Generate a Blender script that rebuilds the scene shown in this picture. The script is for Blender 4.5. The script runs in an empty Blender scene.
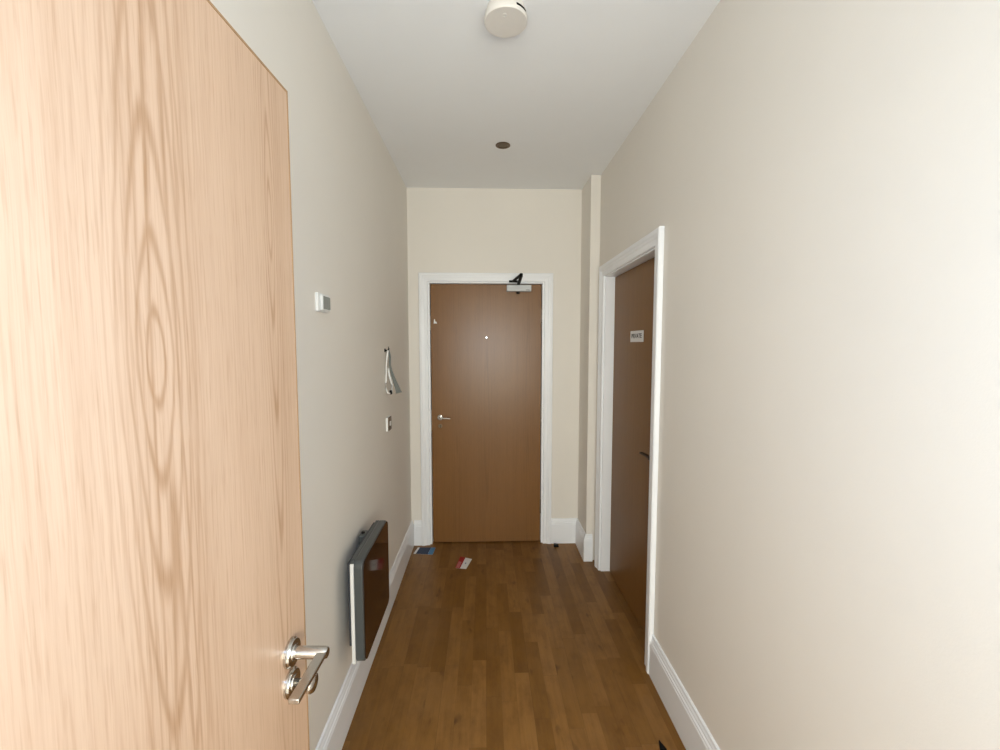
import bpy, bmesh, math
from mathutils import Vector, Matrix
S = bpy.context.scene
COL = S.collection
PI = math.pi

# ------------------------------------------------------------------ sizes
XL, XR = -0.570, 0.777          # corridor wall planes
CE = 2.669                      # ceiling
YE = 3.249                      # far wall
YN = 2.965                      # front of the nib beside the far door
XN = 0.709                      # side of the nib
CAMZ = 1.538

# ------------------------------------------------------------------ node helpers
class N:
    """tiny expression helper for shader math"""
    def __init__(s, t, sock): s.t, s.s = t, sock
    def _b(s, op, o=None, o2=None):
        n = s.t.nodes.new('ShaderNodeMath'); n.operation = op
        s.t.links.new(s.s, n.inputs[0])
        for i, q in ((1, o), (2, o2)):
            if q is None: continue
            if isinstance(q, N): s.t.links.new(q.s, n.inputs[i])
            else: n.inputs[i].default_value = q
        return N(s.t, n.outputs[0])
    def __add__(s, o): return s._b('ADD', o)
    def __sub__(s, o): return s._b('SUBTRACT', o)
    def __mul__(s, o): return s._b('MULTIPLY', o)
    def __truediv__(s, o): return s._b('DIVIDE', o)
    def __pow__(s, o): return s._b('POWER', o)
    def sin(s): return s._b('SINE')
    def abs(s): return s._b('ABSOLUTE')
    def sqrt(s): return s._b('SQRT')
    def floor(s): return s._b('FLOOR')
    def fract(s): return s._b('FRACT')
    def exp(s): return s._b('EXPONENT')
    def min(s, o): return s._b('MINIMUM', o)
    def max(s, o): return s._b('MAXIMUM', o)
    def clamp(s): return s.max(0.0).min(1.0)

def mat(name):
    m = bpy.data.materials.new(name); m.use_nodes = True
    t = m.node_tree; p = t.nodes['Principled BSDF']
    return m, t, p
def coords(t, kind='Object'):
    c = t.nodes.new('ShaderNodeTexCoord'); sp = t.nodes.new('ShaderNodeSeparateXYZ')
    t.links.new(c.outputs[kind], sp.inputs[0])
    return [N(t, sp.outputs[i]) for i in range(3)]
def vec(t, x, y, z):
    c = t.nodes.new('ShaderNodeCombineXYZ')
    for i, q in enumerate((x, y, z)):
        if isinstance(q, N): t.links.new(q.s, c.inputs[i])
        else: c.inputs[i].default_value = q
    return c.outputs[0]
def noise(t, v, scale=1.0, detail=3.0, rough=.5, dist=0.0):
    n = t.nodes.new('ShaderNodeTexNoise'); t.links.new(v, n.inputs['Vector'])
    n.inputs['Scale'].default_value = scale; n.inputs['Detail'].default_value = detail
    n.inputs['Roughness'].default_value = rough; n.inputs['Distortion'].default_value = dist
    return N(t, n.outputs[0])
def white(t, v):
    n = t.nodes.new('ShaderNodeTexWhiteNoise'); n.noise_dimensions = '3D'
    t.links.new(v, n.inputs['Vector']); return N(t, n.outputs['Value'])
def mixc(t, f, a, b):
    n = t.nodes.new('ShaderNodeMix'); n.data_type = 'RGBA'
    if isinstance(f, N): t.links.new(f.s, n.inputs[0])
    else: n.inputs[0].default_value = f
    for i, q in ((6, a), (7, b)):
        if isinstance(q, (tuple, list)): n.inputs[i].default_value = (*q[:3], 1)
        else: t.links.new(q, n.inputs[i])
    return n.outputs[2]
def bump(t, p, h, strength, dist=.001):
    b = t.nodes.new('ShaderNodeBump'); b.inputs['Strength'].default_value = strength
    b.inputs['Distance'].default_value = dist
    t.links.new(h.s, b.inputs['Height']); t.links.new(b.outputs[0], p.inputs['Normal'])

def paint(name, c, rough=.6, spec=.3, var=.04, bumps=.25, scale=9.0, metal=0.0, coat=0.0):
    m, t, p = mat(name)
    x, y, z = coords(t); v = vec(t, x, y, z)
    n1 = noise(t, v, scale*.25, 4, .6)
    dark = tuple(q*(1-var*2.2) for q in c); lite = tuple(min(1, q*(1+var)) for q in c)
    t.links.new(mixc(t, n1, dark, lite), p.inputs['Base Color'])
    p.inputs['Roughness'].default_value = rough
    p.inputs['Specular IOR Level'].default_value = spec
    p.inputs['Metallic'].default_value = metal
    p.inputs['Coat Weight'].default_value = coat
    if bumps:
        n2 = noise(t, v, scale*22, 3, .6); n3 = noise(t, v, scale*1.2, 3, .5)
        bump(t, p, n2*.5+n3*1.4, bumps, .0012)
    return m

def oak(name, base, line, width, figures, rough=.35, amp=1.0, spec=.5, contrast=1.0, spec_bump=.1):
    """flat-sawn oak veneer; local y runs across the leaf, z up it.
    figures: (y, z, half-width, half-height, reach) of the cathedral eyes."""
    m, t, p = mat(name)
    x, y, z = coords(t)
    # gentle wander of the grain
    w = (noise(t, vec(t, 0.0, y*2.5, z*1.1), 1.6, 3, .5)-.5)*.014
    w2 = (noise(t, vec(t, 3.0, y*26.0, z*6.0), 1.0, 3, .6)-.5)*.006
    yy = y + w*.6 + w2
    lines = None
    for (cy, cz, a, b, reach) in figures:
        dy = (yy-cy).abs(); dz = ((((z-cz+(w*.8))**2.0)+.0004).sqrt()-.02).max(0.0)
        F = (((dy/a)**2.0)+((dz/b)**1.14)).sqrt()
        F = F + (noise(t, vec(t, 7.0, y*34.0, z*5.0), 1.0, 3, .55)-.5)*.42
        s = ((((F-.75)*(2*PI)).sin()*.5+.5)**4.5)*((F-.55)*5.0).clamp()
        # feather the rings on one side, like a late-wood line
        k = ((dy/reach)**2.0*-1.0).exp()
        s = s*k
        lines = s if lines is None else lines.max(s)
    # straight fine grain away from the eyes
    fib = noise(t, vec(t, 0.0, yy*240.0, z*3.2), 1.0, 4, .62)
    fib2 = noise(t, vec(t, 5.0, yy*700.0, z*16.0), 1.0, 2, .6)
    strip = noise(t, vec(t, 2.0, yy*26.0, z*.45), 1.0, 4, .65)
    pore = ((noise(t, vec(t, 9.0, y*300.0, z*13.0), 1.0, 2, .5)-.54)*7.0).clamp()
    f = lines*(.70*amp) + ((fib-.45)*2.2).clamp()*.50 + ((strip-.44)*2.2).clamp()*.42 + (fib2-.5)*.30 + pore*.26
    f = (f*contrast).clamp()
    blot = noise(t, vec(t, 1.0, y*3.5, z*1.6), 1.0, 3, .5)
    c = mixc(t, f, base, line)
    c2 = mixc(t, ((blot-.42)*1.1).clamp()*.35, c, tuple(q*.86 for q in line))
    t.links.new(c2, p.inputs['Base Color'])
    p.inputs['Roughness'].default_value = rough
    p.inputs['Specular IOR Level'].default_value = spec
    bump(t, p, fib*.6+fib2*.4-lines*.3, spec_bump, .0006)
    return m

def laminate():
    m, t, p = mat('brown strip laminate')
    x, y, z = coords(t)
    W = .066
    row = (x/W).floor()
    off = white(t, vec(t, row, 3.0, 0.0))
    Ln = .46
    yy = y/Ln+off*5.0
    colf = yy.floor()
    r1 = white(t, vec(t, row, colf, 1.0)); r2 = white(t, vec(t, row, colf, 5.0))
    fx = (x/W).fract(); fy = yy.fract()
    e = ((fx-.5).abs()-.485)*60.0
    seam = e.clamp().max((((fy-.5).abs()-.4965)*260.0).clamp())
    # wider seam between the three-strip boards
    bx = (x/(W*3)).fract(); seam3 = (((bx-.5).abs()-.4955)*200.0).clamp()
    g = noise(t, vec(t, x*42.0+r1*40.0, y*3.0+r2*9.0, 0.0), 1.0, 4, .62, .5)
    g2 = noise(t, vec(t, x*230.0, y*9.0, r1*5.0), 1.0, 3, .6)
    knot = ((noise(t, vec(t, x*16.0, y*7.0, r2*4.0), 1.0, 2, .5)-.68)*9.0).clamp()
    base = mixc(t, r1, (.172, .076, .0125), (.270, .132, .036))
    mot = noise(t, vec(t, x*11.0+r1*7.0, y*6.5, r2*3.0), 1.0, 5, .7)
    f = ((g-.42)*2.0).clamp()*.45+((g2-.45)*1.8).clamp()*.25+((mot-.45)*3.0).clamp()*.50
    c = mixc(t, f, base, (.095, .038, .009))
    c = mixc(t, knot*.75, c, (.05, .018, .006))
    c = mixc(t, seam*.35, c, (.04, .016, .006))
    c = mixc(t, seam3*.5, c, (.03, .012, .005))
    # worn, scuffed traffic path
    wear = ((noise(t, vec(t, x*3.0, y*2.2, 0.0), 1.0, 5, .7)-.45)*1.6).clamp()
    c = mixc(t, wear*.40, c, (.29, .170, .085))
    t.links.new(c, p.inputs['Base Color'])
    rr = (wear*.14+.38+(g2-.5)*.08)
    t.links.new(rr.s, p.inputs['Roughness'])
    p.inputs['Specular IOR Level'].default_value = .24
    bump(t, p, g2*.5-seam*1.0-seam3*1.4, .12, .0008)
    return m

def metal(name, c, rough=.3, var=.1, m_=1.0):
    m, t, p = mat(name)
    x, y, z = coords(t)
    n = noise(t, vec(t, x*30.0, y*30.0, z*300.0), 1.0, 2, .5)
    t.links.new(mixc(t, n, tuple(q*(1-var) for q in c), c), p.inputs['Base Color'])
    p.inputs['Metallic'].default_value = m_; p.inputs['Roughness'].default_value = rough
    return m

M = {}
M['cream'] = paint('cream wall emulsion', (.785, .748, .69), .62, .28, .018, .35, 9)
M['ceil'] = paint('off-white ceiling emulsion', (.85, .865, .88), .8, .2, .02, .2, 8)
M['gloss'] = paint('white gloss trim paint', (.86, .88, .91), .32, .5, .03, .10, 7)
M['white'] = paint('white plastic', (.80, .80, .78), .4, .5, .01, 0)
M['aged'] = paint('aged beige plastic', (.72, .69, .65), .5, .4, .06, .05, 30)
M['grey'] = paint('grey plastic', (.30, .33, .33), .35, .5, .03, 0)
M['lcd'] = paint('grey-green display', (.32, .35, .34), .25, .5, .08, 0)
M['black'] = paint('black plastic', (.004, .004, .004), .6, .12, .05, 0)
M['chrome'] = metal('satin stainless steel', (.60, .58, .55), .20, .12)
M['dark_metal'] = metal('dark bronze metal', (.07, .05, .035), .45, .2)
M['brass'] = metal('dull brown metal', (.20, .15, .10), .38, .2)
M['hinge'] = metal('dull hinge steel', (.23, .20, .17), .42, .2)
M['closer'] = paint('silver grey painted metal', (.55, .57, .58), .35, .5, .02, 0)
M['case'] = paint('dark grey enamel', (.075, .083, .083), .28, .5, .06, 0)
M['glass_black'] = paint('dark glass heater front', (.030, .013, .008), .06, .6, .2, 0)
M['bracket'] = paint('dark bracket steel', (.05, .055, .065), .5, .4, .1, 0)
M['navy'] = paint('navy printed paper', (.006, .022, .07), .5, .3, .1, 0)
M['sky'] = paint('light blue printed paper', (.07, .22, .40), .5, .3, .08, 0)
M['paper'] = paint('white paper', (.74, .73, .72), .6, .3, .03, 0)
M['red'] = paint('red printed paper', (.36, .018, .018), .5, .3, .1, 0)
M['pink'] = paint('faded pink printed paper', (.48, .14, .14), .5, .3, .1, 0)
M['ink'] = paint('dark ink', (.03, .03, .03), .6, .3, .05, 0)
M['blueink'] = paint('blue grey ink', (.2, .24, .33), .6, .3, .05, 0)
M['strap'] = paint('grey webbing', (.13, .14, .13), .5, .5, .15, .2, 60)
M['carpet'] = paint('beige back room carpet', (.66, .63, .58), .95, .1, .05, .3, 40)  # unseen floor, colour made pale to bounce light up to the ceiling
M['oak_open'] = oak('pale oak veneer', (.55, .38, .265), (.345, .20, .11), .83,
                    [(.499, 1.522, .0125, .036, .060), (.752, 1.745, .0062, .045, .026), (.512, .62, .010, .20, .05)],
                    .33, 1.0, .45, .95)
M['oak_far'] = oak('brown oak veneer', (.215, .100, .030), (.135, .059, .017), .83,
                   [(.415, .95, .020, .50, .05), (.10, .4, .012, .40, .05), (.64, 1.2, .012, .45, .05)],
                   .30, .5, .35, .9)
M['oak_side'] = oak('dark brown oak veneer', (.215, .103, .028), (.135, .060, .014), .83,
                    [(.40, .9, .018, .5, .06)], .38, .35, .18, .8)
M['lipping'] = oak('oak lipping', (.36, .21, .10), (.22, .12, .05), .83, [(.4, 1.0, .02, .5, .06)], .4, .2, .4, .8)
M['floor'] = laminate()

# ------------------------------------------------------------------ mesh helpers
def B(): return bmesh.new()
def box(bm, x0, x1, y0, y1, z0, z1, mx=None):
    vs = [Vector((x, y, z)) for x in (x0, x1) for y in (y0, y1) for z in (z0, z1)]
    if mx: vs = [mx @ v for v in vs]
    v = [bm.verts.new(q) for q in vs]
    for f in ((0, 1, 3, 2), (4, 6, 7, 5), (0, 4, 5, 1), (2, 3, 7, 6), (0, 2, 6, 4), (1, 5, 7, 3)):
        bm.faces.new([v[i] for i in f])
    return bm
def prism(bm, poly, p0, p1, ax):
    """poly: list of 3D-makers; ax 0/1/2 extrusion axis between p0 and p1, poly gives the two other coordinates in order"""
    def mk(a, b, c):
        q = [0, 0, 0]; o = [i for i in range(3) if i != ax]; q[o[0]] = a; q[o[1]] = b; q[ax] = c; return bm.verts.new(q)
    A = [mk(a, b, p0) for a, b in poly]; C = [mk(a, b, p1) for a, b in poly]
    n = len(poly)
    for i in range(n): bm.faces.new((A[i], A[(i+1) % n], C[(i+1) % n], C[i]))
    bm.faces.new(A[::-1]); bm.faces.new(C)
    return bm
def rrect(x0, x1, y0, y1, r, n=6):
    out = []
    for cx, cy, a0 in ((x1-r, y1-r, 0), (x0+r, y1-r, 90), (x0+r, y0+r, 180), (x1-r, y0+r, 270)):
        for i in range(n+1):
            a = math.radians(a0+90*i/n); out.append((cx+r*math.cos(a), cy+r*math.sin(a)))
    return out
def lathe(bm, prof, origin, axis='z', seg=40):
    """prof: (radius, height) list; closed with caps where the radius is 0"""
    o = Vector(origin)
    ax = {'z': Matrix.Identity(3), 'x': Matrix(((0, 0, 1), (1, 0, 0), (0, 1, 0))), 'y': Matrix(((1, 0, 0), (0, 0, 1), (0, -1, 0)))}[axis]
    rings = []
    for r, h in prof:
        if r < 1e-6: rings.append([bm.verts.new(o+ax @ Vector((0, 0, h)))])
        else: rings.append([bm.verts.new(o+ax @ Vector((r*math.cos(2*PI*i/seg), r*math.sin(2*PI*i/seg), h))) for i in range(seg)])
    for a, b in zip(rings, rings[1:]):
        if len(a) == 1 and len(b) == 1: continue
        for i in range(seg):
            j = (i+1) % seg
            if len(a) == 1: bm.faces.new((a[0], b[i], b[j]))
            elif len(b) == 1: bm.faces.new((a[i], b[0], a[j]))
            else: bm.faces.new((a[i], a[j], b[j], b[i]))
    return bm
def tube(bm, pts, r, seg=10, flat=1.0):
    pts = [Vector(p) for p in pts]; rings = []
    up = Vector((0, 0, 1))
    for i, p in enumerate(pts):
        d = (pts[min(i+1, len(pts)-1)]-pts[max(i-1, 0)]).normalized()
        a = d.cross(up)
        if a.length < 1e-3: a = d.cross(Vector((1, 0, 0)))
        a.normalize(); b = d.cross(a).normalized()
        rr = r[i] if isinstance(r, (list, tuple)) else r
        rings.append([bm.verts.new(p+a*rr*math.cos(2*PI*k/seg)+b*rr*flat*math.sin(2*PI*k/seg)) for k in range(seg)])
    for A, C in zip(rings, rings[1:]):
        for k in range(seg): bm.faces.new((A[k], A[(k+1) % seg], C[(k+1) % seg], C[k]))
    bm.faces.new(rings[0][::-1]); bm.faces.new(rings[-1])
    return bm
def sweep(bm, path, prof, to3, closed=False):
    """mitred moulding: path in the wall plane (a,b); prof (across, out); to3(a,b,out) -> point. across is to the LEFT of travel"""
    P = [Vector(p) for p in path]; rings = []
    for i, p in enumerate(P):
        d0 = (P[i]-P[i-1]).normalized() if i > 0 else (P[1]-P[0]).normalized()
        d1 = (P[i+1]-P[i]).normalized() if i < len(P)-1 else d0
        n0 = Vector((-d0.y, d0.x)); n1 = Vector((-d1.y, d1.x))
        m = (n0+n1).normalized(); k = 1/max(.2, m.dot(n0))
        rings.append([bm.verts.new(to3(*(p+m*w*k), o)) for w, o in prof])
    n = len(prof)
    for A, C in zip(rings, rings[1:]):
        for k in range(n): bm.faces.new((A[k], A[(k+1) % n], C[(k+1) % n], C[k]))
    bm.faces.new(rings[0][::-1]); bm.faces.new(rings[-1])
    return bm
def obj(name, bm, m, parent=None, bevel=0, smooth=False, seg=2, angle=35, at=None):
    bmesh.ops.recalc_face_normals(bm, faces=bm.faces)
    if at is not None: bmesh.ops.translate(bm, verts=bm.verts, vec=-Vector(at))
    me = bpy.data.meshes.new(name); bm.to_mesh(me); bm.free()
    o = bpy.data.objects.new(name, me); COL.objects.link(o)
    if at is not None: o.location = at
    me.materials.append(M[m] if isinstance(m, str) else m)
    if parent: o.parent = parent
    if bevel:
        b = o.modifiers.new('bevel', 'BEVEL'); b.width = bevel; b.segments = seg; b.limit_method = 'ANGLE'; b.angle_limit = math.radians(angle)
    if smooth:
        me.polygons.foreach_set('use_smooth', [True]*len(me.polygons))
        try: me.set_sharp_from_angle(angle=math.radians(38))
        except Exception: pass
    return o
def tag(o, label=None, cat=None, group=None, kind=None):
    if label: o['label'] = label
    if cat: o['category'] = cat
    if group: o['group'] = group
    if kind: o['kind'] = kind
    return o
def thing(name, loc, label, cat, rz=0, kind=None, group=None):
    o = bpy.data.objects.new(name, None); COL.objects.link(o); o.empty_display_size = .05
    o.location = loc; o.rotation_euler = (0, 0, rz)
    return tag(o, label, cat, group, kind)
def part(name, bm, m, parent, **k):
    """mesh given in world coordinates, hung under an unrotated thing"""
    bmesh.ops.translate(bm, verts=bm.verts, vec=-Vector(world_loc(parent)))
    return obj(name, bm, m, parent, **k)
def world_loc(o):
    v = Vector((0, 0, 0))
    while o: v += o.location; o = o.parent
    return v

# ------------------------------------------------------------------ the shell
T = .12
bm = box(B(), XL, XR+.30, -.0, YE+.22, -.06, 0)
tag(obj('floor', bm, 'floor'), 'brown strip-wood laminate corridor floor with scuffs', 'floor', kind='structure')
bm = box(B(), XL-.1, XR+.35, -.12, YE+.25, CE, CE+.1)
tag(obj('ceiling', bm, 'ceil'), 'plain off-white corridor ceiling', 'ceiling', kind='structure')
bm = box(B(), XL-T, XL, 0, YE, 0, CE)
tag(obj('wall_left', bm, 'cream'), 'cream left corridor wall carrying heater and thermostat', 'wall', kind='structure')

# right wall with the side doorway cut out of it
OY0, OY1, OZ = 1.945, 2.840, 1.998          # rough opening, filled by the lining
bm = B()
box(bm, XR, XR+T, 0, OY0, 0, CE); box(bm, XR, XR+T, OY1, YE, 0, CE); box(bm, XR, XR+T, OY0, OY1, OZ, CE)
tag(obj('wall_right', bm, 'cream'), 'cream right corridor wall with side doorway', 'wall', kind='structure')
# nib in the far right corner
bm = box(B(), XN, XR-.0005, YN, YE-.0005, 0, CE-.0005)
tag(obj('wall_nib', bm, 'cream', bevel=.003), 'narrow cream wall nib in the far right corner', 'wall', kind='structure')
# far wall with doorway
DX0, DX1, DZ = -.411, .421, 1.983
bm = B()
box(bm, XL-T, DX0-.03, YE, YE+T, 0, CE); box(bm, DX1+.03, XR+.20, YE, YE+T, 0, CE); box(bm, DX0-.03, DX1+.03, YE, YE+T, DZ+.03, CE)
tag(obj('wall_back', bm, 'cream'), 'cream end wall of the corridor around the far door', 'wall', kind='structure')
# wall at the camera's end, with the doorway the photo is taken from
HX, HY = -.3927, .004
bm = B()
box(bm, XL-1.3, HX-.035, -.13, 0, 0, CE); box(bm, .70, XR+1.2, -.13, 0, 0, CE); box(bm, HX-.035, .70, -.13, 0, 2.56, CE)  # unseen doorway, made wide and tall to let more window light in
tag(obj('wall_front', bm, 'cream'), 'cream wall with the doorway at the near end', 'wall', kind='structure')
bm = B()
box(bm, HX-.034, HX-.004, -.14, -.0, 0, 2.559); box(bm, .67, .699, -.14, 0, 0, 2.559); box(bm, HX-.004, .67, -.14, 0, 2.02, 2.06); box(bm, HX-.004, .67, -.14, 0, 2.53, 2.559)  # gap above the header is added so light reaches the corridor ceiling
tag(obj('trim_6', bm, 'gloss', bevel=.002), 'white lining of the near doorway with an added opening above for light', 'door frame', kind='structure')

# the room the camera looks out of: one window lights it
RY = -1.9
bm = box(B(), XL-1.3, XR+1.2, RY, -.0, -.06, -.001)
tag(obj('floor_room', bm, 'carpet'), 'carpeted floor of the room behind the near doorway', 'floor', kind='structure')
bm = box(B(), XL-1.4, XR+1.3, RY-.1, -.12, CE, CE+.1)
tag(obj('ceiling_room', bm, 'ceil'), 'white ceiling of the room behind the near doorway', 'ceiling', kind='structure')
bm = box(B(), XL-1.4, XL-1.3, RY, 0, 0, CE)
tag(obj('wall_room_left', bm, 'cream'), 'left wall of the room behind the near doorway', 'wall', kind='structure')
bm = box(B(), XR+1.2, XR+1.3, RY, 0, 0, CE)
tag(obj('wall_room_right', bm, 'cream'), 'right wall of the room behind the near doorway', 'wall', kind='structure')
WX0, WX1, WZ0, WZ1 = -.9, 1.5, .55, 2.15
bm = B()
box(bm, XL-1.4, WX0, RY-.1, RY, 0, CE); box(bm, WX1, XR+1.3, RY-.1, RY, 0, CE); box(bm, WX0, WX1, RY-.1, RY, 0, WZ0); box(bm, WX0, WX1, RY-.1, RY, WZ1, CE)
tag(obj('wall_room_back', bm, 'cream'), 'window wall of the room behind the near doorway', 'wall', kind='structure')
bm = B()
for a, b, c, d in ((WX0, WX0+.05, WZ0, WZ1), (WX1-.05, WX1, WZ0, WZ1), (WX0+.05, WX1-.05, WZ0, WZ0+.05), (WX0+.05, WX1-.05, WZ1-.05, WZ1), (.38, .42, WZ0+.05, WZ1-.05)):
    box(bm, a, b, RY-.08, RY-.02, c, d)
tag(obj('window_1', bm, 'gloss', bevel=.003), 'white window frame in the room behind the near doorway', 'window', kind='structure')

# ------------------------------------------------------------------ skirting
SK = [(0, 0), (.019, 0), (.019, .148), (.0165, .153), (.0165, .160), (.012, .166), (.0125, .172), (.009, .180), (.0075, .189), (.003, .193), (0, .193)]
g = .0004
bm = B()
prism(bm, [(XL+g+d, z) for d, z in SK], 0.02, YE-g, 1)
tag(obj('baseboard_left', bm, 'gloss'), 'white moulded skirting board along the left wall', 'skirting board', kind='structure')
bm = B()
prism(bm, [(XR-g-d, z) for d, z in SK], 0.02, 1.893, 1)
tag(obj('baseboard_right', bm, 'gloss'), 'white moulded skirting board along the near right wall', 'skirting board', kind='structure')
bm = B()
# end wall right of the door, nib side, nib front as one mitred run (plan path)
def plan(a, b, o): return Vector((a, b, o))
def run(bm, path):
    P = [Vector(p) for p in path]; rings = []
    for i, p in enumerate(P):
        d0 = (P[i]-P[i-1]).normalized() if i > 0 else (P[1]-P[0]).normalized()
        d1 = (P[i+1]-P[i]).normalized() if i < len(P)-1 else d0
        n0 = Vector((d0.y, -d0.x)); n1 = Vector((d1.y, -d1.x)); m = (n0+n1).normalized(); k = 1/max(.2, m.dot(n0))
        rings.append([bm.verts.new((*(p+m*(d+g)*k), z)) for d, z in SK])
    n = len(SK)
    for A, C in zip(rings, rings[1:]):
        for k in range(n): bm.faces.new((A[k], A[(k+1) % n], C[(k+1) % n], C[k]))
    bm.faces.new(rings[0][::-1]); bm.faces.new(rings[-1])
run(bm, [(.499, YE), (XN, YE), (XN, YN), (XR-.024, YN)])
tag(obj('baseboard_back', bm, 'gloss'), 'white skirting board wrapping the end wall and corner nib', 'skirting board', kind='structure')
bm = B()
run(bm, [(XL+.021, YE), (DX0-.081, YE)])
tag(obj('baseboard_corner', bm, 'gloss'), 'short white skirting piece left of the far door', 'skirting board', kind='structure')

# ------------------------------------------------------------------ door frames
def archprof(w):
    return [(0, 0), (0, .011), (.004, .014), (w*.42, .0145), (w*.48, .0185), (w*.62, .020), (w*.68, .0235), (w-.005, .0235), (w, .019), (w, 0)]
# far door: lining + architrave
bm = B()
box(bm, DX0-.0298, DX0-.002, YE-.001, YE+T, 0, DZ+.002); box(bm, DX1+.002, DX1+.0298, YE-.001, YE+T, 0, DZ+.002)
box(bm, DX0-.0298, DX1+.0298, YE-.001, YE+T, DZ+.002, DZ+.0298)
# stops behind the leaf
box(bm, DX0-.002, DX0+.012, YE+.058, YE+.08, 0, DZ+.002); box(bm, DX1-.012, DX1+.002, YE+.058, YE+.08, 0, DZ+.002); box(bm, DX0, DX1, YE+.058, YE+.08, DZ-.012, DZ+.002)
tag(obj('trim_1', bm, 'gloss', bevel=.0015), 'white lining around the far door', 'door frame', kind='structure')
a0, a1, az, w = DX0-.017, DX1+.017, DZ+.013, .063
bm = sweep(B(), [(a0, 0), (a0, az), (a1, az), (a1, 0)], archprof(w), lambda a, b, o: Vector((a, YE-.0012-o, b)))
tag(obj('trim_2', bm, 'gloss'), 'white moulded architrave around the far door', 'architrave', kind='structure')
# side door: lining + architrave
SY0, SY1, SZ = 1.978, 2.808, 1.968
bm = B()
box(bm, XR-.001, XR+T, OY0+.0005, SY0-.002, 0, SZ+.002); box(bm, XR-.001, XR+T, SY1+.002, OY1-.0005, 0, SZ+.002)
box(bm, XR-.001, XR+T, OY0+.0005, OY1-.0005, SZ+.002, OZ-.0005)
tag(obj('trim_3', bm, 'gloss', bevel=.0015), 'white lining around the side door', 'door frame', kind='structure')
b0, b1, bz, w = SY0-.014, SY1+.014, SZ+.010, .070
bm = sweep(B(), [(b0, 0), (b0, bz), (b1, bz), (b1, 0)], archprof(w), lambda a, b, o: Vector((XR-.0012-o, a, b)))
tag(obj('trim_4', bm, 'gloss'), 'white moulded architrave around the side door', 'architrave', kind='structure')
bm = box(B(), XR+.002, XR+T, SY0, SY1, .0, .0006)
# added dark panels behind both shut doors, keeping light out of the gaps
bm = B(); box(bm, DX0-.03, DX1+.03, YE+T+.001, YE+T+.02, 0, DZ+.03)
tag(obj('dark_panel_far_door', bm, 'bracket'), 'added dark panel keeping light out behind the far door', 'wall', kind='structure')
bm = B(); box(bm, XR+T+.001, XR+T+.02, OY0, OY1, 0, OZ)
tag(obj('dark_panel_side_door', bm, 'bracket'), 'added dark panel keeping light out behind the side door', 'wall', kind='structure')

# ------------------------------------------------------------------ lever handle (local frame: out of the door = +x, towards the hinge = -y)
def rose_bm(r=.026, t=.009):
    return lathe(B(), [(0, 0), (r, 0), (r, t*.45), (r-.0015, t*.6), (r-.003, t), (r*.55, t), (r*.53, t+.002), (0, t+.002)], (0, 0, 0), 'x', 48)
def lever_bm(L=.13, post=.066, r=.0105, s=-1, drop=.0):
    bm = B()
    lathe(bm, [(0, .004), (r, .004), (r, post-.006), (r-.002, post), (0, post)], (0, 0, 0), 'x', 32)
    # flat return bar
    w, t = .0088, .0042
    c = post-w
    n = 10; rings = []
    for i in range(n+1):
        u = i/n; y = s*(u*L); z = -drop*u*u+.002; ww = w*(1.0 if i else 1.0)
        rings.append([bm.verts.new((c+a, y, z+b)) for a, b in ((-ww, -t), (ww, -t), (ww, t), (-ww, t))])
    for A, C in zip(rings, rings[1:]):
        for k in range(4): bm.faces.new((A[k], A[(k+1) % 4], C[(k+1) % 4], C[k]))
    bm.faces.new(rings[0][::-1]); bm.faces.new(rings[-1])
    return bm

# ------------------------------------------------------------------ the open oak door in the foreground
TH = math.radians(2.4)
LW = .8295
d1 = thing('door_1', (HX, HY, 0), 'large pale oak door standing open at the left foreground', 'door', -TH, 'structure')
obj('door_leaf', box(B(), -.044, 0, .003, LW-.0045, .008, 1.9905), 'oak_open', d1, bevel=.0008)
bm = B()
box(bm, -.044, .0003, LW-.0044, LW, .008, 1.995); box(bm, -.044, .0003, .003, LW-.0045, 1.9906, 1.995)
tag(obj('edge_lipping', bm, 'lipping', d1, bevel=.0006), 'thin darker oak edge strip')
h = obj('door_handle', lever_bm(.113, .070, .0108, -1, .0), 'chrome', d1, bevel=.0012, smooth=True)
h.location = (0, LW-.063, .973)
h['label'] = 'satin steel lever handle'
r_ = obj('rose', rose_bm(), 'chrome', h, smooth=True)
tt = obj('thumb_turn', B(), 'chrome', d1)
bm = lathe(B(), [(0, .004), (.0075, .004), (.0065, .026), (.012, .030), (.0170, .035), (.0178, .041), (.0150, .0455), (0, .0465)], (0, 0, 0), 'x', 36)
bmesh.ops.scale(bm, verts=bm.verts, vec=(1, 1, 1))
bmesh.ops.recalc_face_normals(bm, faces=bm.faces)
bm.to_mesh(tt.data); bm.free(); tt.data.polygons.foreach_set('use_smooth', [True]*len(tt.data.polygons))
tt.location = (0, LW-.066, .917); tt['label'] = 'satin steel thumb turn'
obj('rose', rose_bm(.0255, .008), 'chrome', tt, smooth=True)
for z in (.25, 1.0, 1.75):
    obj('hinge', lathe(B(), [(0, z-.05), (.0065, z-.05), (.0065, z+.05), (0, z+.05)], (.004, -.001, 0), 'z', 16), 'hinge', d1, smooth=True)

# ------------------------------------------------------------------ far door
FY = YE+.013                                     # front face of the leaf
d2 = thing('door_2', (DX1, FY, 0), 'closed brown oak door at the end of the corridor', 'door', 0, 'structure')
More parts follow.
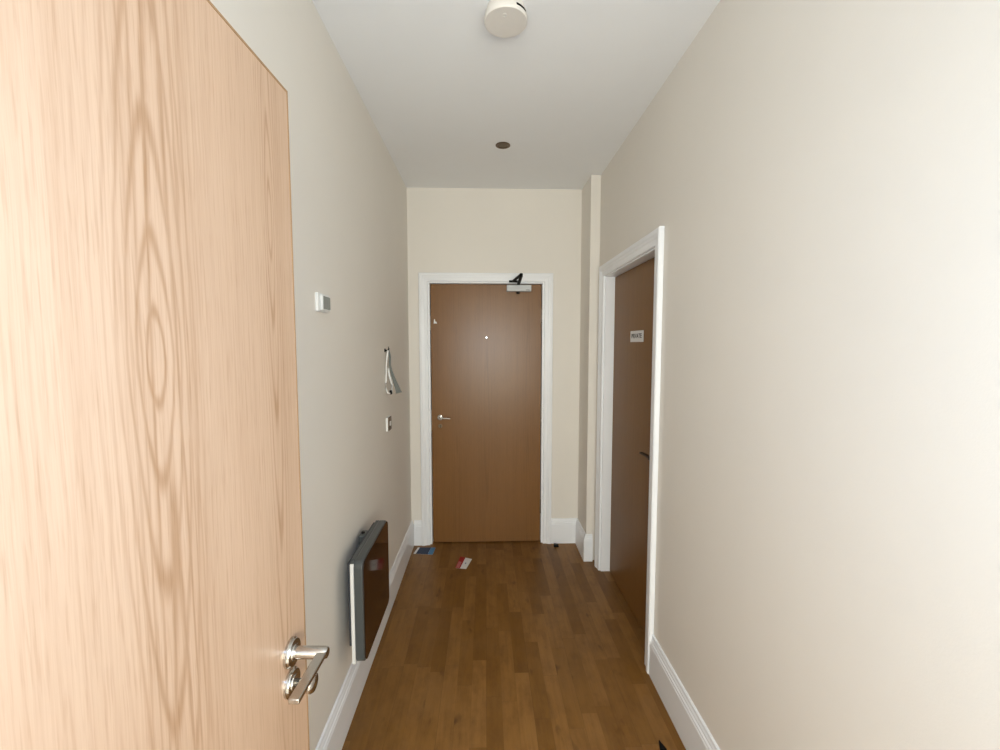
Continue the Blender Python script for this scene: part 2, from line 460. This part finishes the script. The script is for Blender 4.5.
# leaf is built with its width along local y, then turned so that y -> -x
leaf = obj('door_leaf', box(B(), -.040, 0, .003, .829, .010, DZ-.003), 'oak_far', d2, bevel=.001)
leaf.rotation_euler = (0, 0, PI/2)               # local y -> -x ; local x -> +y : front face must look to -y
leaf.scale = (1, 1, 1); leaf.location = (0, .040, 0)
for i, z in enumerate((1.750, 1.020, .288)):
    bm = lathe(B(), [(0, z-.055), (.0055, z-.055), (.0055, z+.055), (0, z+.055)], (DX1+.001, FY-.006, 0), 'z', 16)
    box(bm, DX1-.006, DX1+.008, FY-.0035, FY-.001, z-.05, z+.05)
    hg = part('hinge', bm, 'hinge', d2, smooth=False)
def wtag(o, l): o['label'] = l; return o
hd = obj('door_handle', lever_bm(.080, .052, .0095, -1, .004), 'chrome', d2, bevel=.001, smooth=True)
hd.location = (-.345-DX1, 0, .983); hd.rotation_euler = (0, 0, -PI/2); hd.scale = (1, -1, 1)
wtag(hd, 'small chrome lever handle')
obj('rose', rose_bm(.022, .007), 'chrome', hd, smooth=True)
bm = lathe(B(), [(0, 0), (.016, 0), (.016, .004), (.014, .006), (0, .006)], (0, 0, 0), 'x', 28)
ky = obj('keyhole_cover', bm, 'brass', d2, smooth=True); ky.location = (-.345-DX1, -.0001, .918); ky.rotation_euler = (0, 0, -PI/2)
bm = B(); box(bm, .006, .0068, -.002, .002, -.014, .002); lathe(bm, [(0, .006), (.0035, .006), (.0035, .0068), (0, .0068)], (0, 0, .003), 'x', 14)
tag(obj('keyhole', bm, 'black', ky), 'black keyhole slot')
bm = lathe(B(), [(0, 0), (.009, 0), (.009, .003), (.0055, .004), (.0045, .002), (0, .002)], (0, 0, 0), 'x', 24)
pp = obj('peephole', bm, 'chrome', d2, smooth=True); pp.location = (.006-DX1, 0, 1.586); pp.rotation_euler = (0, 0, -PI/2)
wtag(pp, 'small bright door viewer')
bm = B(); prism(bm, [(-.010, -.010), (.016, -.010), (.010, .004), (.002, .006), (.000, .022), (-.006, .022)], -.004, 0, 1)
st = obj('latch_keep', bm, 'white', d2, bevel=.001); st.location = (-.377-DX1, 0, 1.700); wtag(st, 'small chipped white catch')
bm = box(B(), DX0-.0015, DX0+.003, FY-.004, FY-.0002, 1.645, 1.752); part('lock_plate', bm, 'hinge', d2)
bm = box(B(), DX0-.0015, DX0+.003, FY-.004, FY-.0002, .875, 1.035); part('lock_plate', bm, 'hinge', d2)

# door closer on the far door
cl = thing('door_closer', (.246, FY, 1.943), 'silver overhead door closer with black arm above the far door', 'door closer')
part('closer_body', box(B(), .156, .337, FY-.050, FY-.0005, 1.925, 1.971), 'closer', cl, bevel=.004)
bm = lathe(B(), [(0, 1.966), (.010, 1.966), (.010, 1.974), (0, 1.974)], (.243, FY-.030, 0), 'z', 20)
part('spindle', bm, 'black', cl, smooth=True)
bm = lathe(B(), [(0, 1.9205), (.013, 1.9205), (.012, 1.908), (0, 1.906)], (.240, FY-.030, 0), 'z', 20)
part('spindle_cap', bm, 'black', cl, smooth=True)
bm = B()
def bar(bm, p, q, w, t):
    p, q = Vector(p), Vector(q); d = (q-p).normalized(); s = d.cross(Vector((0, 0, 1))).normalized()*w; u = Vector((0, 0, t))
    v = [bm.verts.new(e+a+b) for e in (p-d*w, q+d*w) for a, b in ((-s, -u), (s, -u), (s, u), (-s, u))]
    for f in ((0, 1, 2, 3), (4, 7, 6, 5), (0, 4, 5, 1), (1, 5, 6, 2), (2, 6, 7, 3), (3, 7, 4, 0)): bm.faces.new([v[i] for i in f])
EL = (.236, 2.900, 1.992)
bar(bm, (.243, FY-.030, 1.978), (EL[0], EL[1], 1.986), .0105, .0045)
part('main_arm', bm, 'black', cl, bevel=.002)
bm = B(); bar(bm, EL[:2]+(1.996,), (.205, FY-.058, 1.999), .0100, .0045)
lathe(bm, [(0, 1.982), (.010, 1.982), (.010, 2.004), (0, 2.004)], (EL[0], EL[1], 0), 'z', 16)
part('fore_arm', bm, 'black', cl, bevel=.001)
bm = B(); box(bm, .172, .236, YE-.0300, YE-.0255, 1.989, 2.005); box(bm, .196, .214, FY-.068, YE-.0290, 1.993, 2.001)
part('arm_bracket', bm, 'black', cl, bevel=.001)
bm = box(B(), .296, .324, FY-.0508, FY-.0502, 1.932, 1.9355)
part('maker_mark', bm, 'ink', cl)

# ------------------------------------------------------------------ side door
SX = XR+.059
d3 = thing('door_3', (SX, SY1, 0), 'closed dark brown side door in the right wall', 'door', 0, 'structure')
leaf = obj('door_leaf', box(B(), 0, .040, .002, SY1-SY0-.002, .006, SZ-.001), 'oak_side', d3, bevel=.001)
leaf.rotation_euler = (0, 0, 0); leaf.location = (0, -(SY1-SY0), 0)
bm = lever_bm(.125, .050, .0095, 1, .006)
hd = obj('door_handle', bm, 'dark_metal', d3, bevel=.001, smooth=True); hd.location = (0, SY0+.060-SY1, .985); hd.scale = (-1, 1, 1)
wtag(hd, 'dark metal lever handle')
obj('rose', rose_bm(.024, .007), 'brass', hd, smooth=True)

# sign on the side door
sg = thing('door_sign', (SX, 2.375, 1.580), 'small white door sign reading PRIVATE on the dark side door', 'sign')
bm = B(); prism(bm, rrect(2.275, 2.475, 1.549, 1.611, .004), SX-.004, SX-.0003, 0)
part('sign_plate', bm, 'paper', sg, bevel=.0006)
cu = bpy.data.curves.new('lettering', 'FONT'); cu.body = 'PRIVATE'; cu.size = .048; cu.align_x = 'CENTER'; cu.align_y = 'CENTER'; cu.extrude = .0002; cu.offset = .0009
tmp = bpy.data.objects.new('lettering', cu); COL.objects.link(tmp)
bpy.context.view_layer.update()
me = bpy.data.meshes.new_from_object(tmp.evaluated_get(bpy.context.evaluated_depsgraph_get()))
bpy.data.objects.remove(tmp)
xs = [v.co.x for v in me.vertices]; sc = .160/(max(xs)-min(xs))
lt = bpy.data.objects.new('lettering', me); COL.objects.link(lt); lt.parent = sg
me.materials.clear(); me.materials.append(M['ink'])
# text x -> -y, text y -> z, text normal -> -x
lt.matrix_local = Matrix(((0, 0, -1, -.0045), (-sc, 0, 0, 0), (0, .72, 0, .001), (0, 0, 0, 1)))
lt['label'] = 'black capital lettering'

# ------------------------------------------------------------------ panel heater on the left wall
HY0, HY1, HZ0, HZ1 = 1.592, 2.008, .312, .7185
ht = thing('panel_heater', (XL, (HY0+HY1)/2, HZ0), 'dark glass-fronted wall panel heater low on the left wall', 'heater')
bm = B(); prism(bm, rrect(HY0+.012, HY1-.004, HZ0+.006, HZ1-.003, .018), -.515, -.5005, 0)
part('back_cover', bm, 'case', ht, bevel=.002)
bm = B(); prism(bm, rrect(HY0+.001, HY0+.0115, HZ0+.001, HZ1-.010, .004), -.514, -.5005, 0)
part('end_cap', bm, 'white', ht, bevel=.002)['label'] = 'white rear end strip'
bm = B(); prism(bm, rrect(HY0, HY1, HZ0, HZ1, .032, 8), -.500, -.4665, 0)
part('casing', bm, 'case', ht, bevel=.005, seg=3, smooth=True)['label'] = 'dark grey enamelled casing'
bm = B(); prism(bm, rrect(HY0+.006, HY1-.003, HZ0+.004, HZ1-.004, .030, 8), -.4662, -.4622, 0)
part('front_panel', bm, 'glass_black', ht, bevel=.0012)['label'] = 'glossy near-black front glass'
part('back_plate', box(B(), -.524, -.5155, HY0+.010, HY1-.03, HZ0+.07, HZ1-.008), 'bracket', ht)
part('wall_bracket', box(B(), XL+.0005, -.5245, HY0+.16, HY0+.19, HZ0+.07, HZ1-.10), 'bracket', ht)
part('wall_bracket', box(B(), XL+.0005, -.5245, HY1-.06, HY1-.03, HZ0+.07, HZ1-.10), 'bracket', ht)
bm = B(); prism(bm, rrect(1.832, 1.895, .668, .712, .006), -.5515, -.5245, 0)
kb = part('control_box', bm, 'case', ht, bevel=.003)
bm = lathe(B(), [(0, .712), (.008, .712), (.0075, .716), (0, .7165)], (-.538, 1.862, 0), 'z', 20)
bmesh.ops.translate(bm, verts=bm.verts, vec=-Vector(world_loc(kb)))
obj('control_knob', bm, 'black', kb, smooth=True)

# ------------------------------------------------------------------ thermostat
tz0, tz1, ty0, ty1 = 1.648, 1.711, 1.482, 1.580
th = thing('room_thermostat', (XL, (ty0+ty1)/2, tz0), 'small white room thermostat with grey screen high on the left wall', 'thermostat')
bm = B(); prism(bm, rrect(ty0, ty1, tz0, tz1, .004), XL+.0005, XL+.010, 0)
part('back_plate', bm, 'white', th, bevel=.001)
bm = B(); prism(bm, rrect(ty0+.016, ty1-.004, tz0+.004, tz1-.005, .006), XL+.0103, XL+.0185, 0)
part('thermostat_body', bm, 'white', th, bevel=.002)
bm = B(); prism(bm, rrect(ty0+.024, ty1-.009, tz0+.009, tz1-.010, .004), XL+.0186, XL+.0192, 0)
part('screen', bm, 'lcd', th)['label'] = 'grey display screen'

# ------------------------------------------------------------------ hanging strap and cable
X0 = XL+.002
st = thing('cable_bundle', (XL, 2.47, 1.26), 'grey strap and white cable hanging from a hook on left wall', 'cable')
bm = B(); tube(bm, [(X0, 2.47, 1.502), (X0+.016, 2.47, 1.500), (X0+.022, 2.468, 1.512), (X0+.020, 2.468, 1.522)], .0045)
lathe(bm, [(0, 0), (.011, 0), (.010, .004), (0, .005)], (XL+.0003, 2.47, 1.502), 'x', 18)
part('hook', bm, 'black', st, smooth=True)
bm = B(); tube(bm, [(X0+.018, 2.462, 1.502), (X0+.014, 2.455, 1.47), (X0+.010, 2.452, 1.41), (X0+.008, 2.456, 1.37), (X0+.006, 2.448, 1.32), (X0+.006, 2.450, 1.285), (X0+.014, 2.456, 1.262), (X0+.028, 2.466, 1.258), (X0+.036, 2.474, 1.275), (X0+.034, 2.474, 1.31), (X0+.022, 2.468, 1.36), (X0+.018, 2.466, 1.40)], .0050)
part('white_cable', bm, 'white', st, smooth=True)
def ribbon(bm, pts, wid, t=.0016):
    rings = []
    for (p, w, dirv) in zip(pts, wid[0], wid[1]):
        p = Vector(p); s = Vector(dirv).normalized()*w; n = Vector((0, 1, 0))*t
        rings.append([bm.verts.new(p+a) for a in (-s-n, s-n, s+n, -s+n)])
    for A, C in zip(rings, rings[1:]):
        for k in range(4): bm.faces.new((A[k], A[(k+1) % 4], C[(k+1) % 4], C[k]))
    bm.faces.new(rings[0][::-1]); bm.faces.new(rings[-1])
bm = B()
pts = [(X0+.019, 2.473, 1.504), (X0+.025, 2.476, 1.47), (X0+.024, 2.476, 1.42), (X0+.030, 2.478, 1.385), (X0+.043, 2.480, 1.345), (X0+.056, 2.482, 1.305), (X0+.066, 2.484, 1.275), (X0+.072, 2.484, 1.258)]
ribbon(bm, pts, ([.004, .006, .006, .007, .009, .012, .015, .018], [(1, 0, .1)]*3+[(1, 0, .25)]*5))
part('grey_strap', bm, 'strap', st)
bm = B(); prism(bm, rrect(X0+.022, X0+.036, 1.252, 1.276, .004), 2.460, 2.474, 1)
part('plug', bm, 'black', st, bevel=.002)

# ------------------------------------------------------------------ switch
sw = thing('wall_switch', (XL, 2.49, 1.04), 'small brown-faced switch with white side below hanging cable', 'switch')
bm = B(); prism(bm, rrect(2.466, 2.548, 1.038, 1.118, .004), XL+.0005, XL+.0115, 0)
part('back_box', bm, 'white', sw, bevel=.001)
bm = B(); prism(bm, rrect(2.467, 2.547, 1.039, 1.117, .004), XL+.0116, XL+.0145, 0)
fp = part('face_plate', bm, 'brass', sw, bevel=.0008)
bm = B(); prism(bm, rrect(2.497, 2.520, 1.066, 1.092, .002), XL+.0146, XL+.0185, 0)
part('rocker', bm, 'white', sw, bevel=.001)

# ------------------------------------------------------------------ ceiling fittings
cx, cy = .071, 1.549
sm = thing('smoke_detector', (cx, cy, CE), 'round beige smoke detector on the near ceiling', 'smoke detector')
bm = lathe(B(), [(0, CE-.0003), (.064, CE-.0003), (.065, CE-.010), (0, CE-.010)], (cx, cy, 0), 'z', 64)
part('base_ring', bm, 'aged', sm, smooth=True)
bm = lathe(B(), [(0, CE-.0105), (.067, CE-.0105), (.0695, CE-.016), (.0735, CE-.036), (.0730, CE-.043), (.071, CE-.0455), (.030, CE-.0465), (0, CE-.0465)], (cx, cy, 0), 'z', 64)
part('detector_body', bm, 'aged', sm, smooth=True)
for a0, a1 in ((296, 334), (20, 58), (86, 124), (150, 178)):
    bm = B(); n = 8
    for i in range(n):
        q = []
        for j in (i, i+1):
            a = math.radians(a0+(a1-a0)*j/n)
            for r, z in ((.0708, CE-.033), (.0700, CE-.025), (.0720, CE-.025), (.0735, CE-.033)):
                q.append(bm.verts.new((cx+r*math.cos(a), cy+r*math.sin(a), z)))
        for f in ((0, 1, 5, 4), (1, 2, 6, 5), (2, 3, 7, 6), (3, 0, 4, 7), (0, 3, 2, 1), (4, 5, 6, 7)): bm.faces.new([q[k] for k in f])
    part('vent_slot', bm, 'black', sm)
bm = lathe(B(), [(.0085, CE-.0466), (.0085, CE-.0478), (.0062, CE-.0484), (.0055, CE-.0470), (0, CE-.0470)], (cx-.006, cy-.036, 0), 'z', 24)
part('test_button', bm, 'aged', sm, smooth=True)
cx, cy = .101, 2.556
dl = thing('downlight', (cx, cy, CE), 'small dark recessed downlight, unlit, in the far ceiling', 'downlight')
bm = lathe(B(), [(.042, CE-.0003), (.042, CE-.003), (.038, CE-.005), (.030, CE-.0035), (.030, CE-.0003)], (cx, cy, 0), 'z', 40)
part('bezel', bm, 'brass', dl, smooth=True)
bm = lathe(B(), [(0, CE-.0006), (.029, CE-.0006), (.029, CE-.0012), (.018, CE-.0030), (.006, CE-.0016), (0, CE-.0016)], (cx, cy, 0), 'z', 32)
part('lamp', bm, 'brass', dl, smooth=True)

# ------------------------------------------------------------------ papers and bits on the floor
def quad(bm, P, z, t=.0006):
    A = [bm.verts.new((x, y, z)) for x, y in P]; C = [bm.verts.new((x, y, z+t)) for x, y in P]
    bm.faces.new(A[::-1]); bm.faces.new(C)
    for i in range(len(P)):
        j = (i+1) % len(P); bm.faces.new((A[i], A[j], C[j], C[i]))
lf = thing('leaflet', (-.458, 3.14, 0), 'navy and light blue leaflet lying below the far door frame', 'leaflet')
def lerp(a, b, u): return (a[0]+(b[0]-a[0])*u, a[1]+(b[1]-a[1])*u)
TL, TR, BR, BL = (-.517, 3.198), (-.382, 3.190), (-.392, 3.081), (-.534, 3.100)
bm = B(); quad(bm, [BL, BR, TR, TL], .0006); part('sheet', bm, 'paper', lf)
bm = B(); quad(bm, [lerp(BL, BR, .12), lerp(BL, BR, .74), lerp(TL, TR, .74), lerp(TL, TR, .12)], .0014, .0003); part('navy_panel', bm, 'navy', lf)
bm = B(); quad(bm, [lerp(BL, BR, .745), BR, TR, lerp(TL, TR, .745)], .0014, .0003); part('light_blue_panel', bm, 'sky', lf)
lf = thing('envelope', (-.155, 2.955, 0), 'red and white paper card lying on the floor', 'card')
TL, TR, BR, BL = (-.187, 3.045), (-.101, 3.007), (-.138, 2.870), (-.213, 2.888)
bm = B(); quad(bm, [BL, BR, TR, TL], .0006); part('sheet', bm, 'paper', lf)
bm = B(); quad(bm, [BL, lerp(BL, BR, .44), lerp(TL, TR, .44), TL], .0014, .0003); rd = part('red_panel', bm, 'red', lf)
bm = B(); p_ = lambda u, v: lerp(lerp(BL, BR, u), lerp(TL, TR, u), v)
quad(bm, [p_(.05, .04), p_(.33, .03), p_(.33, .55), p_(.05, .58)], .0019, .0002)
bmesh.ops.translate(bm, verts=bm.verts, vec=-Vector(world_loc(rd))); obj('pink_panel', bm, 'pink', rd)
bm = B(); quad(bm, [p_(.64, .44), p_(.74, .44), p_(.74, .56), p_(.64, .56)], .0014, .0003); part('printed_mark', bm, 'blueink', lf)
bm = B(); prism(bm, [(.514, .0005), (.552, .0005), (.549, .014), (.520, .018)], 3.168, 3.200, 1)
tag(obj('door_wedge', bm, 'black', bevel=.002, at=(.533, 3.184, 0)), 'small black wedge on the floor at the end skirting board', 'door wedge')
bm = B()
q = [(.652, 1.500), (.684, 1.512), (.668, 1.556)]
A = [bm.verts.new((x, y, .0005)) for x, y in q]; tp = [bm.verts.new((x*.9+.066, y*.9+.1525, .010)) for x, y in q]
bm.faces.new(A[::-1]); bm.faces.new(tp)
for i in range(3): bm.faces.new((A[i], A[(i+1) % 3], tp[(i+1) % 3], tp[i]))
tag(obj('plastic_scrap', bm, 'black', bevel=.002, at=(.668, 1.52, 0)), 'black plastic scrap on the floor by the near right skirting', 'scrap')

# ------------------------------------------------------------------ camera
cam = bpy.data.cameras.new('camera'); co = bpy.data.objects.new('camera', cam); COL.objects.link(co)
cam.sensor_width = 36; cam.sensor_fit = 'HORIZONTAL'; cam.lens = 433.2078/1000*36; cam.clip_start = .02
co.location = (0, 0, CAMZ); co.rotation_euler = (PI/2-.0715, 0, -.033)
S.camera = co

# ------------------------------------------------------------------ light: daylight through the window behind, and the phone's flash
def area(name, loc, rot, sx, sy, e, c, spread=180):
    l = bpy.data.lights.new(name, 'AREA'); l.shape = 'RECTANGLE'; l.size = sx; l.size_y = sy; l.energy = e; l.color = c; l.spread = math.radians(spread)
    o = bpy.data.objects.new(name, l); COL.objects.link(o); o.location = loc; o.rotation_euler = rot; return o
area('window_daylight', ((WX0+WX1)/2, RY+.02, (WZ0+WZ1)/2), (PI/2, 0, 0), WX1-WX0-.1, WZ1-WZ0-.1, 112, (1.0, .965, .82))
fl = bpy.data.lights.new('camera_flash', 'POINT'); fl.energy = 21; fl.color = (.44, .68, 1.0); fl.shadow_soft_size = .03
fo = bpy.data.objects.new('camera_flash', fl); COL.objects.link(fo); fo.location = (.03, -.02, CAMZ+.02)
w = bpy.data.worlds.new('world'); S.world = w; w.use_nodes = True
w.node_tree.nodes['Background'].inputs[0].default_value = (.75, .87, 1, 1); w.node_tree.nodes['Background'].inputs[1].default_value = .4

S.view_settings.view_transform = 'Standard'; S.view_settings.look = 'None'; S.view_settings.gamma = 1; S.view_settings.use_curve_mapping = False
S.view_settings.exposure = 0.11
S.cycles.max_bounces = 10; S.cycles.diffuse_bounces = 6; S.cycles.glossy_bounces = 5
S.cycles.sample_clamp_indirect = 6
